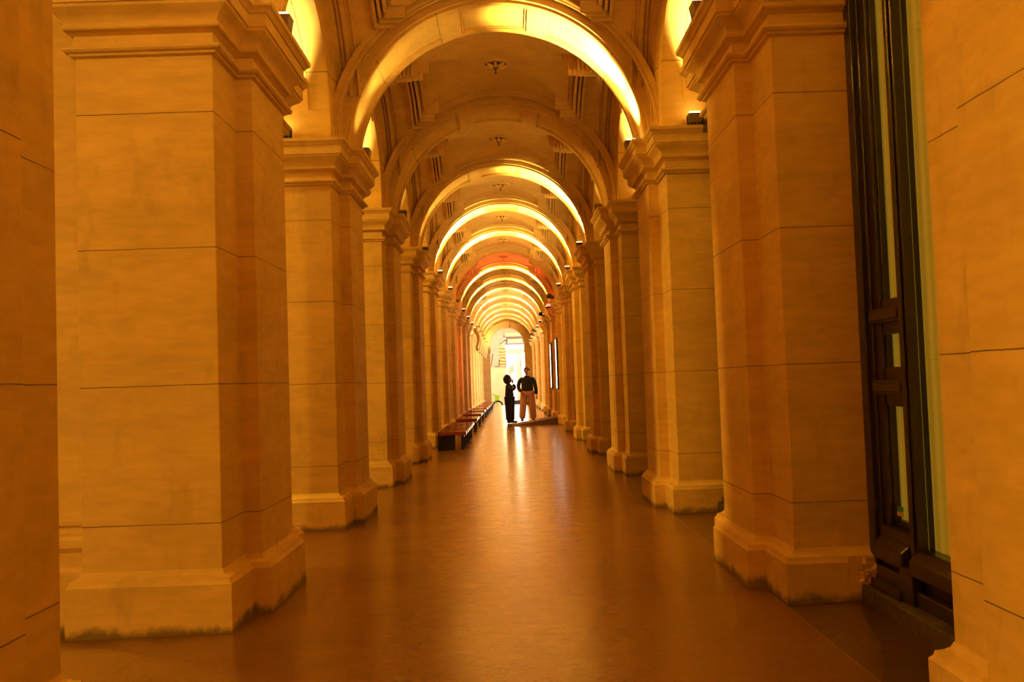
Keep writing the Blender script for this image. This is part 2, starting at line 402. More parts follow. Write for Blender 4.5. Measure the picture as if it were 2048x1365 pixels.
# ------------------------------------------------------------------ piers
P_R = [(S, 0), (XO, 0), (XO, 2*A+B), (S, 2*A+B), (S, A+B), (PX, A+B), (PX, A), (S, A)]
PLINTH = [(-0.32, 0.065), (0.232, 0.065), (0.246, 0.052), (0.262, 0.048), (0.272, 0.026), (0.284, 0.010), (0.305, 0.0005)]
CAPITAL = [(3.103, 0.0005), (3.112, 0.022), (3.124, 0.024), (3.127, 0.036), (3.133, 0.048), (3.142, 0.053), (3.152, 0.050), (3.160, 0.034), (3.163, 0.010),
           (3.228, 0.004), (3.233, 0.016), (3.246, 0.030), (3.249, 0.046), (3.257, 0.053), (3.267, 0.053), (3.274, 0.044), (3.284, 0.040),
           (3.305, 0.048), (3.325, 0.066), (3.342, 0.092), (3.355, 0.108), (3.370, 0.112), (3.374, 0.122), (3.449, 0.122), (3.453, 0.131),
           (3.462, 0.134), (3.472, 0.146), (3.480, 0.152), (3.484, 0.160), (ZC, 0.163)]
def mirror(poly): return [(-x, y) for x, y in reversed(poly)]
protos = {}
for s, poly in ((1, P_R), (-1, mirror(P_R))):
    t = thing('stone_pier', '', 'pier', (0, 0, 0), group='sandstone piers along the %s side of the arcade' % ('door' if s > 0 else 'open street'))
    mb = MB(); loft(mb, poly, [(0.25, 0), (3.15, 0)]); mb.build('shaft', M_STONE, t, bevel=0.006)
    mb = MB(); loft(mb, poly, PLINTH); mb.build('plinth', M_STONE, t, smooth=35)
    mb = MB(); loft(mb, poly, CAPITAL); mb.build('capital', M_MOULD, t, smooth=35)
    if s < 0:
        q = [(-XO-0.42, 0.17), (-XO-0.001, 0.17), (-XO-0.001, 2*A+B-0.17), (-XO-0.42, 2*A+B-0.17)]
        mb = MB(); loft(mb, q, [(-0.1, 0.12), (0.30, 0.12), (0.32, 0.09), (0.40, 0.09), (0.41, 0.10), (0.43, 0.115), (0.47, 0.115), (0.49, 0.10), (0.50, 0.06), (0.53, 0.05), (0.545, 0.07), (0.565, 0.07), (0.58, 0.05), (0.60, 0.01), (0.64, 0), (3.5, 0)])
        mb.build('outer_pilaster', M_MOULD, t, smooth=35)
    protos[s] = t
for s in (1, -1):
    side = 'door' if s > 0 else 'open street'
    first = True
    for k in range(KMIN, KMAX+1):
        if k == -2: lab = 'sandstone pier behind the viewpoint on the %s side' % side
        elif k == -1: lab = 'nearest sandstone pier on the %s side, cut off by the picture edge' % side
        else: lab = '%s full sandstone pier from the camera on the %s side of the walk' % (nth(k) if k else 'first', side)
        if first: o = protos[s]; o.location = (0, Y0(k), 0); o['label'] = lab; first = False
        else: dup(protos[s], (0, Y0(k), 0), lab)

# chipped, crumbling lower corner of the first pier on the door side
pier_r1 = [o for o in C.objects if o.get('label') == 'first full sandstone pier from the camera on the door side of the walk'][0]
from mathutils import noise as mnoise
bm = bmesh.new(); bmesh.ops.create_grid(bm, x_segments=34, y_segments=44, size=0.5)
for v in bm.verts:
    u, w_ = v.co.x+0.5, v.co.y+0.5
    m_ = max(0, min(1, min(u, w_, 1-w_)*6))*(1 if u > 0.25+0.35*abs(w_-0.45)+0.15*mnoise.noise(Vector((0, w_*5, 1))) else 0)
    d = mnoise.noise(Vector((u*3, w_*5, 2)))*0.05+mnoise.noise(Vector((u*11, w_*16, 5)))*0.03+0.014
    v.co = Vector((1.80+u*0.20, -0.0655-max(0, d)*m_, 0.035+w_*0.23))
me = bpy.data.meshes.new('chipped_corner'); bm.to_mesh(me); bm.free(); me.materials.append(M_STONE)
o = bpy.data.objects.new('chipped_corner', me); C.objects.link(o); o.parent = pier_r1
sol = o.modifiers.new('thickness', 'SOLIDIFY'); sol.thickness = 0.004

# ------------------------------------------------------------------ transverse arches
arch_root = None
def make_arch():
    t = thing('cross_arch', '', 'arch', group='round arches spanning the arcade')
    h = PI/2-0.0085
    mb = MB(); mb.arc(R+0.028, S-0.002, 0.0, B, -h, h, n=64)
    mb.build('arch_ring', M_ARCH, t, smooth=25)
    mb = MB()
    for y0, y1 in ((0.0, 0.085), (B-0.085, B)): mb.arc(R, R+0.028, y0, y1, -h, h, n=64)
    for y0, y1 in ((0.085, 0.105), (B-0.105, B-0.085)): mb.arc(R+0.014, R+0.05, y0, y1, -h, h, n=64)
    mb.build('soffit_border', M_ARCH, t, smooth=25)
    for s in (-1, 1):
        mb = MB()
        a0, a1 = math.radians(13.5), math.radians(21.5)
        mb.arc(R, R+0.05, 0.08, B-0.08, min(s*a0, s*a1), max(s*a0, s*a1), n=4)
        for q0, q1 in ((12.4, 13.5), (21.5, 22.8)):
            q0, q1 = math.radians(q0), math.radians(q1)
            mb.arc(R+0.014, R+0.05, 0.1, B-0.1, min(s*q0, s*q1), max(s*q0, s*q1), n=2)
        mb.build('soffit_panel_band', M_ARCH, t, smooth=25)
    return t
arch0 = make_arch()
for k in range(KMIN, KMAX+1):
    lab = ('round arch over the walk behind the viewpoint' if k < -1 else 'round arch just above and before the viewpoint' if k < 0 else
           '%s round arch from the camera spanning the walk%s' % (nth(k) if k else 'first', ', soffit lit white' if k in (1, 3, 4, 5, 7, 8, 10) else ', soffit in shade' if k in (2, 6) else ''))
    if k == KMIN: arch0.location = (0, Y0(k)+A, 0); arch0['label'] = lab
    else: dup(arch0, (0, Y0(k)+A, 0), lab)

# ------------------------------------------------------------------ vaulted ceiling bays
def zvault(x, y, yc):
    za = CZ+math.sqrt(max(0, RV**2-x*x))
    zb = SZ+math.sqrt(max(0, 1.325**2-(y-yc)**2)) if abs(y-yc) < 1.325 else 0
    return max(za, min(zb, 5.045) if zb else 0)
def make_ceiling():
    """one bay between two cross arches; local y=0 at the back face of the nearer arch"""
    D = L-B; yc = D/2; nx_, ny_ = 72, 60
    mb = MB(); vs = []; fs = []
    for j in range(ny_+1):
        y = D*j/ny_
        for i in range(nx_+1):
            x = -S-0.02+(2*S+0.04)*i/nx_
            vs.append((x, y, zvault(x, y, yc)))
    n = len(vs); vs += [(x, y, 5.35) for x, y, z in vs]
    W_ = nx_+1
    for j in range(ny_):
        for i in range(nx_):
            a_ = j*W_+i; fs.append((a_, a_+1, a_+1+W_, a_+W_)); fs.append((n+a_, n+a_+W_, n+a_+1+W_, n+a_+1))
    mb.add(vs, fs)
    root = mb.build('ceiling', M_VAULT, smooth=12); struct(root)
    # ring mouldings beside each cross arch
    mb = MB()
    for y0, y1, r0 in ((0.0, 0.045, 0.10), (0.06, 0.10, 0.035), (0.13, 0.155, 0.025), (0.19, 0.235, 0.045), (0.25, 0.265, 0.02)):
        for a_, b_ in ((y0, y1), (D-y1, D-y0)):
            mb.arc(RV-r0, RV+0.03, a_, b_, -PI*0.47, PI*0.47, n=64)
    mb.build('ring_moulding', M_VAULT, root, smooth=25)
    # ribs concentric with the side arches
    mb = MB()
    for s in (-1, 1):
        for x0, x1, r0 in ((1.36, 1.40, 1.285), (1.30, 1.315, 1.30), (1.425, 1.44, 1.30)):
            xa, xb = sorted((s*x0, s*x1)); mb.arcx(r0, 1.345, xa, xb, -1.32, 1.32, yc, n=40)
    mb.build('wall_rib', M_VAULT, root, smooth=25)
    # stepped rectangular frame interrupted by the cross vault
    mb = MB()
    steps = [(1.100, 0.945, 0.085, 0.028), (1.066, 0.911, 0.030, 0.020), (1.046, 0.891, 0.110, 0.024), (1.014, 0.859, 0.045, 0.020), (0.992, 0.837, 0.135, 0.030), (0.955, 0.80, 0.060, 0.018), (0.930, 0.775, 0.085, 0.012)]
    for X, Yh, dp, wd in steps:
        for s in (-1, 1):
            an = math.asin(Yh/1.325); xa, xb = sorted((s*X, s*(X-wd)))
            mb.arcx(1.325-dp, 1.345, xa, xb, -an, an, yc, n=28)
            for q in (-1, 1):
                y0, y1 = sorted((yc+q*Yh, yc+q*(Yh-wd))); z = zvault(X, yc+q*Yh, yc)-dp
                mb.box(s*X, s*(X-0.19), y0, y1, z, 5.2)
    for s in (-1, 1):
        for q in (-1, 1):
            for i in range(5):
                x = s*(1.085-0.045*i); y0, y1 = sorted((yc+q*0.945, yc+q*0.97)); z = zvault(1.1, yc+q*0.945, yc); mb.box(x-0.010, x+0.010, y0, y1, z-0.045, z+0.1)
    mb.build('stepped_frame', M_VAULT, root)
    return root
ceil0 = make_ceiling(); first = True
for k in range(KMIN, KMAX+1):
    if first: ceil0.location = (0, Y0(k)+A+B, 0); first = False
    else: dup(ceil0, (0, Y0(k)+A+B, 0))
mb = MB(); mb.box(-4, 4, -4, YE+0.8, 5.36, 5.6); struct(mb.build('roof', M_VAULT))

def make_rosette():
    t = thing('ceiling_rosette', '', 'rosette', group='plaster rosettes at the crowns of the vault bays')
    mb = MB(); mb.lathe([(0.001, 0.03), (0.165, 0.03), (0.175, 0.0), (0.165, -0.012), (0.14, -0.016), (0.12, -0.004), (0.001, 0.0)], n=48, lobes=8, amp=0.07)
    mb.build('plate', M_VAULT, t, smooth=40)
    mb = MB()
    for j in range(8):
        a_ = 2*PI*j/8; c, s_ = math.cos(a_), math.sin(a_)
        pts = [(c*0.03, s_*0.03, -0.02), (c*0.07, s_*0.07, -0.045), (c*0.11, s_*0.11, -0.035), (c*0.14, s_*0.14, -0.018)]
        mb.tube(pts, [0.014, 0.026, 0.022, 0.008], 8)
    mb.build('petals', M_VAULT, t, smooth=60)
    mb = MB(); mb.lathe([(0.001, 0.0), (0.04, -0.01), (0.045, -0.04), (0.02, -0.055), (0.008, -0.06), (0.007, -0.10), (0.016, -0.108), (0.012, -0.118), (0.001, -0.12)], n=16)
    mb.build('drop_hook', M_LAMPBOX, t, smooth=50)
    return t
ros0 = make_rosette(); first = True
for k in range(-1, KMAX+1):
    loc = (0, Y0(k)+A+B/2+L/2, 5.055)
    lab = 'plaster rosette over the viewpoint bay' if k < 0 else 'plaster rosette on the crown of the %s vault bay from the camera' % (nth(k) if k else 'first')
    if first: ros0.location = loc; ros0['label'] = lab; first = False
    else: dup(ros0, loc, lab)

# ------------------------------------------------------------------ side walls above the capitals
for s, nm in ((-1, 'wall_left'), (1, 'wall_right')):
    mb = MB()
    x0, x1 = s*S, s*XO
    for k in range(KMIN, KMAX+1):
        mb.box(x0, x1, Y0(k), Y0(k)+2*A+B, ZC, 5.36)
        ya = Y0(k)+2*A+B; yc = ya+(L-2*A-B)/2; n = 32
        pr = [(ya, ZC)]+[(yc-SR*math.cos(PI*i/n), SZ+SR*math.sin(PI*i/n)) for i in range(n+1)]+[(Y0(k+1), ZC)]
        pr[1] = (ya, SZ); pr[-2] = (Y0(k+1), SZ)
        rings = [[(x0, y, z), (x0, y, 5.36), (x1, y, 5.36), (x1, y, z)] for y, z in pr[1:-1]]
        mb.grid_tube(rings, caps=False)
    root = mb.build(nm, M_SIDE, smooth=12); struct(root)
    for k in range(KMIN, KMAX+1):
        ya = Y0(k)+2*A+B; yc = ya+(L-2*A-B)/2
        if k == KMIN:
            m2 = MB()
            for r0, r1, pj in ((SR+0.001, 1.085, 0.012), (1.085, 1.13, 0.030), (1.13, 1.145, 0.018), (1.145, 1.20, 0.042), (1.20, 1.215, 0.03), (1.215, 1.285, 0.058), (1.285, 1.31, 0.075)):
                xa, xb = sorted((s*(S+0.01), s*(S-pj))); m2.arcx(r0, r1, xa, xb, -PI/2, PI/2, 0, n=40, foot=ZC)
            # recessed panel outline on the soffit, springing to springing
            for xa in (1.72, 2.06):
                a_, b_ = sorted((s*xa, s*(xa+0.02))); m2.arcx(SR-0.012, SR+0.01, a_, b_, -PI/2+0.1, PI/2-0.1, 0, n=32)
            ar0 = m2.build('archivolt', M_SIDE, root, loc=(0, yc, 0), smooth=25)
        else:
            c = ar0.copy(); C.objects.link(c); c.parent = root; c.location = (0, yc, 0)

# ------------------------------------------------------------------ glazed timber doorways on the closed side
def make_door(full):
    ya, yb = -(L-2*A-B), 0.0     # local: opening runs from ya to yb (yb = near face of the farther pier)
    X0 = 1.962
    mb = MB()
    for y0, y1 in ((yb-0.085, yb-0.002), (ya+0.002, ya+0.085)): mb.box(X0-0.02, X0+0.12, y0, y1, -0.05, 4.0)
    for y0, y1 in ((yb-0.12, yb-0.085), (ya+0.085, ya+0.12)): mb.box(X0+0.005, X0+0.12, y0, y1, -0.05, 4.0)
    root = mb.build('door', M_TIMBER, bevel=0.006); struct(root)
    for c in (yb-0.515, ya+0.515):
        m = MB(); m.box(X0, X0+0.11, c-0.045, c+0.045, 0.118, 3.45); m.box(X0-0.012, X0, c-0.022, c+0.022, 0.30, 3.45)
        mu = m.build('mullion', M_TIMBER, root, bevel=0.006)
        m = MB(); m.box(X0-0.05, X0+0.0, c-0.075, c+0.075, 0.118, 0.285); m.build('base_block', M_TIMBER, mu, bevel=0.005)
    for c0, c1, e in ((yb-0.470, yb-0.12, 1), (ya+0.12, ya+0.470, -1)):
        g0, g1 = (c0, yb-0.198) if e > 0 else (ya+0.198, c1)
        f = MB()
        if e > 0: f.box(X0+0.02, X0+0.08, g1, c1, 0.40, 3.45); f.box(X0+0.04, X0+0.075, g1-0.015, g1, 0.47, 3.4)
        else: f.box(X0+0.02, X0+0.08, c0, g0, 0.40, 3.45)
        f.box(X0+0.045, X0+0.08, g0, g1, 0.44, 0.475)
        f.build('sidelight_stile', M_TIMBER, root, bevel=0.004)
        for z0, z1 in ((1.12, 1.195), (1.49, 1.565), (3.35, 3.45)):
            f = MB(); f.box(X0+0.0, X0+0.09, c0, c1, z0, z1); f.box(X0-0.01, X0, c0, c1, z0+0.015, z1-0.015); f.build('rail', M_TIMBER, root, bevel=0.005)
        f = MB()
        for z0, z1 in ((1.195, 1.26), (1.43, 1.49), (1.06, 1.12), (1.565, 1.61)): f.box(X0+0.03, X0+0.075, c0, c1, z0, z1)
        f.build('glazing_bead', M_TIMBER, root)
        for z0, z1 in ((0.475, 1.06), (1.26, 1.43), (1.61, 3.35)):
            g = MB(); g.box(X0+0.056, X0+0.060, g0, g1, z0, z1); g.build('glass_pane', M_GLASS, root)
        p = MB(); p.box(X0+0.0, X0+0.10, c0, c1, -0.05, 0.44)
        p.add([(X0, c0, .385), (X0, c1, .385), (X0-0.05, c0, .345), (X0-0.05, c1, .345), (X0-0.05, c0, .27), (X0-0.05, c1, .27), (X0, c0, .26), (X0, c1, .26)],
              [(0, 1, 3, 2), (2, 3, 5, 4), (4, 5, 7, 6), (0, 6, 7, 1), (0, 2, 4, 6), (1, 7, 5, 3)])
        p.box(X0-0.035, X0, c0, c1, 0.14, 0.235); p.box(X0-0.07, X0, c0, c1, 0.118, 0.165)
        p.build('kick_panel', M_TIMBER, root, bevel=0.008)
    d0, d1 = ya+0.560, yb-0.560
    f = MB(); f.box(X0+0.01, X0+0.10, d0, d1, -0.05, 0.375)
    f.add([(X0+0.01, d0, .38), (X0+0.01, d1, .38), (X0-0.05, d0, .335), (X0-0.05, d1, .335), (X0-0.05, d0, .26), (X0-0.05, d1, .26), (X0+0.01, d0, .25), (X0+0.01, d1, .25)],
          [(0, 1, 3, 2), (2, 3, 5, 4), (4, 5, 7, 6), (0, 6, 7, 1), (0, 2, 4, 6), (1, 7, 5, 3)])
    f.box(X0-0.03, X0+0.01, d0, d1, 0.118, 0.19)
    f.build('centre_panel', M_TIMBER, root, bevel=0.008)
    g = MB(); g.box(X0+0.050, X0+0.055, d0, d1, 0.375, 3.45); g.build('glass_pane', M_GLASS, root)
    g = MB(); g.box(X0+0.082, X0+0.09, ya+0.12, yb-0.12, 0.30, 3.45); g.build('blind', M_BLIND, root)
    # transom, fanlight boarding
    f = MB(); f.box(X0-0.10, X0+0.12, ya, yb, 3.45, 3.58); n = 24; yc = (ya+yb)/2
    f.arcx(SR-0.07, SR, X0-0.03, X0+0.08, -PI/2, PI/2, yc, n=24, foot=3.55)
    f.box(X0, X0+0.06, yc-0.03, yc+0.03, 3.55, SZ+SR-0.03)
    f.build('fanlight_frame', M_TIMBER, root, bevel=0.005)
    g = MB(); prof = [(yc-SR*math.cos(PI*i/n), SZ+SR*math.sin(PI*i/n)) for i in range(n+1)]
    rings = [[(X0+0.13, y, 3.5), (X0+0.13, y, z), (X0+0.15, y, z), (X0+0.15, y, 3.5)] for y, z in prof]
    g.grid_tube(rings); g.build('fanlight_blind', M_BLIND, root)
    return root
d0 = make_door(True); first = True
for k in range(-2, 15):
    loc = (0, Y0(k+1) if k < 14 else YE, 0)
    if first: d0.location = loc; first = False; d0.name = 'door_%d' % (k+3)
    else: r_ = dup(d0, loc); r_.name = 'door_%d' % (k+3)
mb = MB(); mb.box(0, 0.17, 0.068, L-2*A-B-0.07, -0.1, 0.118)
st0 = mb.build('door_step', M_STEP, bevel=0.012)
for k in range(-1, 15):
    st = st0 if k == -1 else st0.copy()
    if k > -1: C.objects.link(st)
    st.location = (1.86, Y0(k)+2*A+B+0.002, 0)
    tag(st, 'dark worn stone step at the foot of the %s timber doorway' % (nth(k+1)), 'step', 'stone steps at the timber doorways')
# small sticker inside the sidelight of the doorway by the first pier
mb = MB(); mb.mi = 0; mb.box(0, 0.002, -0.075, 0, 0.025, 0.05); mb.mi = 1; mb.box(0, 0.002, -0.075, 0, 0, 0.022)
M_TEAL = simple('teal_sticker_ink', (0.05, 0.35, 0.35), 0.5); M_PEACH = simple('white_red_sticker_ink', (0.85, 0.42, 0.28), 0.5, var=0.5, bscale=200)
o = mb.build('window_sticker', [M_TEAL, M_PEACH], loc=(2.012, Y0(0)-0.215, 0.495)); tag(o, 'small teal and white sticker low on the narrow glass pane', 'sticker')

# ------------------------------------------------------------------ end wall with smaller arch
RE = 1.055; T_ = 0.62; s_n = 40
mb = MB()
for s in (-1, 1): mb.box(s*RE, s*(S+0.8), YE, YE+T_, -0.7, CZ)
prof = [(-RE*math.cos(PI*i/s_n), CZ+RE*math.sin(PI*i/s_n)) for i in range(s_n+1)]
mb.grid_tube([[(x, YE, z), (x, YE, 5.36), (x, YE+T_, 5.36), (x, YE+T_, z)] for x, z in prof], caps=False)
for s in (-1, 1): mb.box(s*RE, s*(S+0.8), YE, YE+T_, CZ, 5.36)
wall_end = mb.build('wall_end', M_STONE); struct(wall_end)
mb = MB(); mb.arc(RE, 1.23, YE-0.05, YE, -PI/2, PI/2, n=48); mb.arc(1.23, 1.42, YE-0.08, YE, -PI/2, PI/2, n=48); mb.build('archivolt', M_MOULD, wall_end, smooth=25)
mb = MB(); mb.add([(-0.14, YE-0.12, CZ+1.0), (0.14, YE-0.12, CZ+1.0), (0.19, YE-0.12, CZ+1.44), (-0.19, YE-0.12, CZ+1.44),
                   (-0.14, YE+0.1, CZ+1.0), (0.14, YE+0.1, CZ+1.0), (0.19, YE+0.1, CZ+1.44), (-0.19, YE+0.1, CZ+1.44)],
                  [(0, 1, 2, 3), (7, 6, 5, 4), (0, 4, 5, 1), (1, 5, 6, 2), (2, 6, 7, 3), (3, 7, 4, 0)]); mb.build('keystone', M_MOULD, wall_end)
for s in (-1, 1):
    mb = MB(); mb.box(s*(RE-0.03), s*(S+0.02), YE-0.06, YE+T_, 3.07, CZ); mb.build('impost', M_MOULD, wall_end, bevel=0.01)

# ------------------------------------------------------------------ floodlights on the capital ledges
def make_flood(lens):
    t = thing('floodlight', '', 'floodlight', group='small floodlights on the capital ledges')
    mb = MB(); mb.box(-0.05, 0.05, -0.07, 0.07, 0, 0.012)
    for y in (-0.068, 0.062): mb.box(-0.012, 0.012, y, y+0.006, 0.0, 0.09)
    mb.build('bracket', M_BLACK, t)
    mb = MB(); mb.add([(-0.045, -0.058, 0.03), (0.045, -0.058, 0.03), (0.045, 0.058, 0.03), (-0.045, 0.058, 0.03),
                       (-0.06, -0.062, 0.115), (0.06, -0.062, 0.115), (0.06, 0.062, 0.115), (-0.06, 0.062, 0.115)],
                      [(3, 2, 1, 0), (4, 5, 6, 7), (0, 1, 5, 4), (1, 2, 6, 5), (2, 3, 7, 6), (3, 0, 4, 7)])
    for i in range(4): mb.box(-0.05, 0.05, -0.05+0.03*i, -0.044+0.03*i, 0.012, 0.04)
    h = mb.build('housing', M_LAMPBOX, t, bevel=0.004)
    mb = MB(); mb.box(-0.046, 0.046, -0.048, 0.048, 0.112, 0.132); mb.build('lens', lens, h)
    return t
fl_on = make_flood(M_LENS); fl_off = make_flood(M_LENSDIM); used = {True: False, False: False}
def place_flood(loc, on, lab, rz=0):
    p = fl_on if on else fl_off
    if not used[on]: p.location = loc; p['label'] = lab; p.rotation_euler = (0, 0, rz); used[on] = True; return p
    return dup(p, loc, lab, rz)
for k in range(0, KMAX+1):
    for s in (-1, 1):
        side = 'street' if s < 0 else 'door'
        on = ARCH[k][0 if s < 0 else 1] > 5
        pn = '%s full pier' % ('first' if k == 0 else nth(k))
        place_flood((s*1.335, Y0(k)+A+B/2, ZC), on, 'small floodlight at an arch foot on the %s, %s side' % (pn, side))
        if k > 0 and k < 14: place_flood((s*(1.80 if s > 0 else 1.93), Y0(k)-0.09, ZC), True, 'floodlight under the side arch on the near edge of the %s, %s side' % (pn, side), PI/2)
# red lamp on the eighth pier of the closed side
t = thing('red_floodlight', 'red glowing floodlight on a capital of the door side', 'floodlight', (1.36, Y0(7)-0.02, ZC))
mb = MB(); mb.box(-0.05, 0.05, -0.05, 0.05, 0, 0.05); h = mb.build('housing', M_BLACK, t)
mb = MB(); mb.box(-0.075, 0.045, -0.065, 0.04, 0.05, 0.13); mb.build('lens', M_RED, t, bevel=0.01)
# spherical security cameras
for k, s in ((6, 1), (8, 1), (11, 1), (12, 1)):
    t = thing('dome_camera', 'dark round dome camera on the capital of the %s full pier, door side' % nth(k), 'camera', (1.30, Y0(k)+A-0.05, ZC), group='dome cameras on the door side capitals')
    mb = MB(); mb.tube([(0.06, 0, 0), (0.06, 0, 0.09), (0.0, 0, 0.12), (-0.06, 0, 0.12)], 0.012); mb.build('arm', M_BLACK, t)
    mb = MB(); mb.lathe([(0.001, 0.07), (0.05, 0.06), (0.075, 0.02), (0.075, -0.02), (0.05, -0.06), (0.001, -0.075)], c=(-0.07, 0, 0.10), n=20); mb.build('dome', M_BLACK, t, smooth=60)

# ------------------------------------------------------------------ scrolled iron brackets on the far street-side capitals
def make_bracket():
    t = thing('scroll_bracket', '', 'bracket', group='scrolled lantern brackets on the far street side capitals')
    mb = MB(); pts = []
    for i in range(15):
        u = i/14; pts.append((0.04+0.16*math.sin(u*PI*0.9)*(1-u*0.3), 0, -0.05-0.75*u))
    mb.tube(pts, [0.085*(1-0.5*i/14) for i in range(15)]); mb.build('stem', M_MOULD, t, smooth=60)
    mb = MB(); pts = [(0.14+(0.10-0.012*i)*math.cos(i*0.55), 0, 0.0+(0.10-0.012*i)*math.sin(i*0.55)) for i in range(8)]
    mb.tube(pts, 0.02); mb.build('scroll', M_LAMPBOX, t, smooth=60)
    mb = MB(); mb.lathe([(0.001, 0), (0.05, -0.01), (0.06, -0.06), (0.03, -0.10), (0.001, -0.11)], c=(0.12, 0, -0.80), n=14); mb.build('lantern', M_LENSDIM, t, smooth=60)
    return t
br = None
for k in (9, 10, 11, 12, 13):
    loc = (-1.28, Y0(k)+A+B/2, 3.42); lab = 'scrolled lantern bracket hanging from the capital of the %s full pier, street side' % nth(k)
    if br is None: br = make_bracket(); br.location = loc; br['label'] = lab
    else: dup(br, loc, lab)

# ------------------------------------------------------------------ benches
def make_bench(n):
    t = thing('slatted_bench', '', 'bench', group='dark red slatted benches along the street side')
    p = 0.64; Ln = n*p-0.1
    for i in range(n):
        mb = MB(); mb.box(0, 0.55, i*p, i*p+0.29, 0.285, 0.358); mb.build('seat_board', M_BENCH, t, bevel=0.006)
    for x in (0.05, 0.46):
        mb = MB(); mb.box(x, x+0.04, 0, Ln-0.16, 0.235, 0.285); mb.build('rail', M_STEEL, t)
    mb = MB(); mb.box(0.0, 0.33, 0.03, 0.06, -0.06, 0.285); mb.build('end_panel', M_STEEL, t)
    for i in range(n+1):
        for x in (0.07, 0.47):
            y = min(i*p+0.02, Ln-0.2); mb = MB(); mb.box(x-0.02, x+0.02, y, y+0.04, -0.08, 0.25); mb.build('leg', M_STEEL, t)
    return t
b9 = make_bench(7); b5 = make_bench(3)
bspots = [(17.75, 9), (24.0, 5), (27.5, 5), (31.0, 5), (34.6, 5), (38.1, 5), (41.7, 5), (45.4, 5), (49.0, 5)]
u5 = False
for i, (y, n) in enumerate(bspots):
    lab = '%s dark red slatted bench from the camera, against the street side piers' % (nth(i))
    loc = (-1.365, y, fz(-1.1, y+1.5))
    if n == 9: b9.location = loc; b9['label'] = 'nearest and longest dark red slatted bench against the street side piers'
    elif not u5: b5.location = loc; b5['label'] = lab; u5 = True
    else: dup(b5, loc, lab)

# ------------------------------------------------------------------ ramp, lit signs
t = thing('door_ramp', 'low brown wedge ramp with pale front edge beside the two people', 'ramp', (0.10, 26.1, 0))
W = 1.27; D = 1.35; h = 0.215
mb = MB(); mb.add([(0, 0, 0), (W, 0, 0), (W, D, 0), (0, D, 0), (0, 0, .012), (W, 0, h), (W, D, h), (0, D, .012)],
                  [(3, 2, 1, 0), (4, 5, 6, 7), (0, 1, 5, 4), (1, 2, 6, 5), (2, 3, 7, 6), (3, 0, 4, 7)]); mb.build('board', M_MAT, t)
mb = MB(); mb.box(-0.02, W, -0.02, 0.0, -0.01, 0.014); mb.box(-0.025, 0.0, -0.02, 0.10, 0, 0.06); mb.build('edge_strip', M_WHITE, t)
mb = MB()
for x in (0.42, 0.55, 0.68): mb.add([(x, .3, h*x/W+.016), (x+.07, .3, h*(x+.07)/W+.016), (x+.07, .9, h*(x+.07)/W+.016), (x, .9, h*x/W+.016)], [(0, 1, 2, 3)])
mb.build('tread_mark', M_YELLOW, t)
for k, lab, z0, z1 in ((6, 'nearer of two tall thin lit display boards on the door side pilasters', 0.98, 2.45), (7, 'farther of two tall thin lit display boards on the door side pilasters', 0.98, 2.45)):
    t = thing('display_board', lab, 'sign', (PX, Y0(k)+A+0.06, 0), group='lit display boards on the door side')
    mb = MB(); mb.box(-0.055, -0.002, 0, 0.42, z0, z1); mb.build('case', M_BLACK, t, bevel=0.006)
    mb = MB(); mb.box(-0.062, -0.056, 0.004, 0.416, z0+0.05, z1-0.05); mb.build('lit_face', M_SIGNLIT, t)
    mb = MB(); mb.box(-0.07, -0.002, 0.0, 0.04, z1-0.02, z1+0.05); mb.build('clamp', M_WHITE, t); mb = MB(); mb.box(-0.07, -0.002, 0, 0.04, z0-0.05, z0+0.02); mb.build('clamp', M_WHITE, t)

# ------------------------------------------------------------------ people
def skin(name, m, pts, edges, parent=None, loc=(0, 0, 0), rz=0, sub=2):
    """pts: list of (x,y,z,rx[,ry]); vertex 0 is the skin root"""
    me = bpy.data.meshes.new(name); me.from_pydata([p[:3] for p in pts], edges, [])
    me.materials.append(m); o = bpy.data.objects.new(name, me); C.objects.link(o); o.location = loc; o.rotation_euler = (0, 0, rz)
    if parent: o.parent = parent
    md = o.modifiers.new('skin', 'SKIN'); md.use_smooth_shade = True; md.branch_smoothing = 0.6
    if not me.skin_vertices: me.skin_vertices.new()
    sv = me.skin_vertices[0].data
    for i, p in enumerate(pts):
        sv[i].radius = (p[3], p[4] if len(p) > 4 else p[3])
    sv[0].use_root = True
    s_ = o.modifiers.new('subdivision', 'SUBSURF'); s_.levels = sub; s_.render_levels = sub
    return o
def chain(*idx): return [(idx[i], idx[i+1]) for i in range(len(idx)-1)]
def head(parent, c, face_dir, hairmat, hood=False):
    """egg-shaped head facing +x in its own frame, turned by face_dir"""
    bm = bmesh.new(); bmesh.ops.create_uvsphere(bm, u_segments=28, v_segments=20, radius=1)
    for v in bm.verts:
        x, y, z = v.co; w_ = 1.0 if z > -0.1 else 1.0+0.34*(z+0.1)
        X = x*0.096*(w_ if x < 0 else 1-0.15*max(0, -z)); Y = y*0.076*w_; Z = z*0.116
        if x > 0.6:
            if abs(y) < 0.2 and -0.35 < z < 0.12: X += 0.024*(1-abs(y)/0.2)*(1-abs(z+0.18)/0.35)
            if abs(abs(y)-0.33) < 0.14 and abs(z-0.08) < 0.13: X -= 0.010
            if abs(y) < 0.25 and abs(z+0.55) < 0.10: X += 0.006
        v.co = (X, Y, Z)
    me = bpy.data.meshes.new('head'); bm.to_mesh(me); bm.free()
    for p in me.polygons: p.use_smooth = True
    me.materials.append(M_SKIN)
    return me
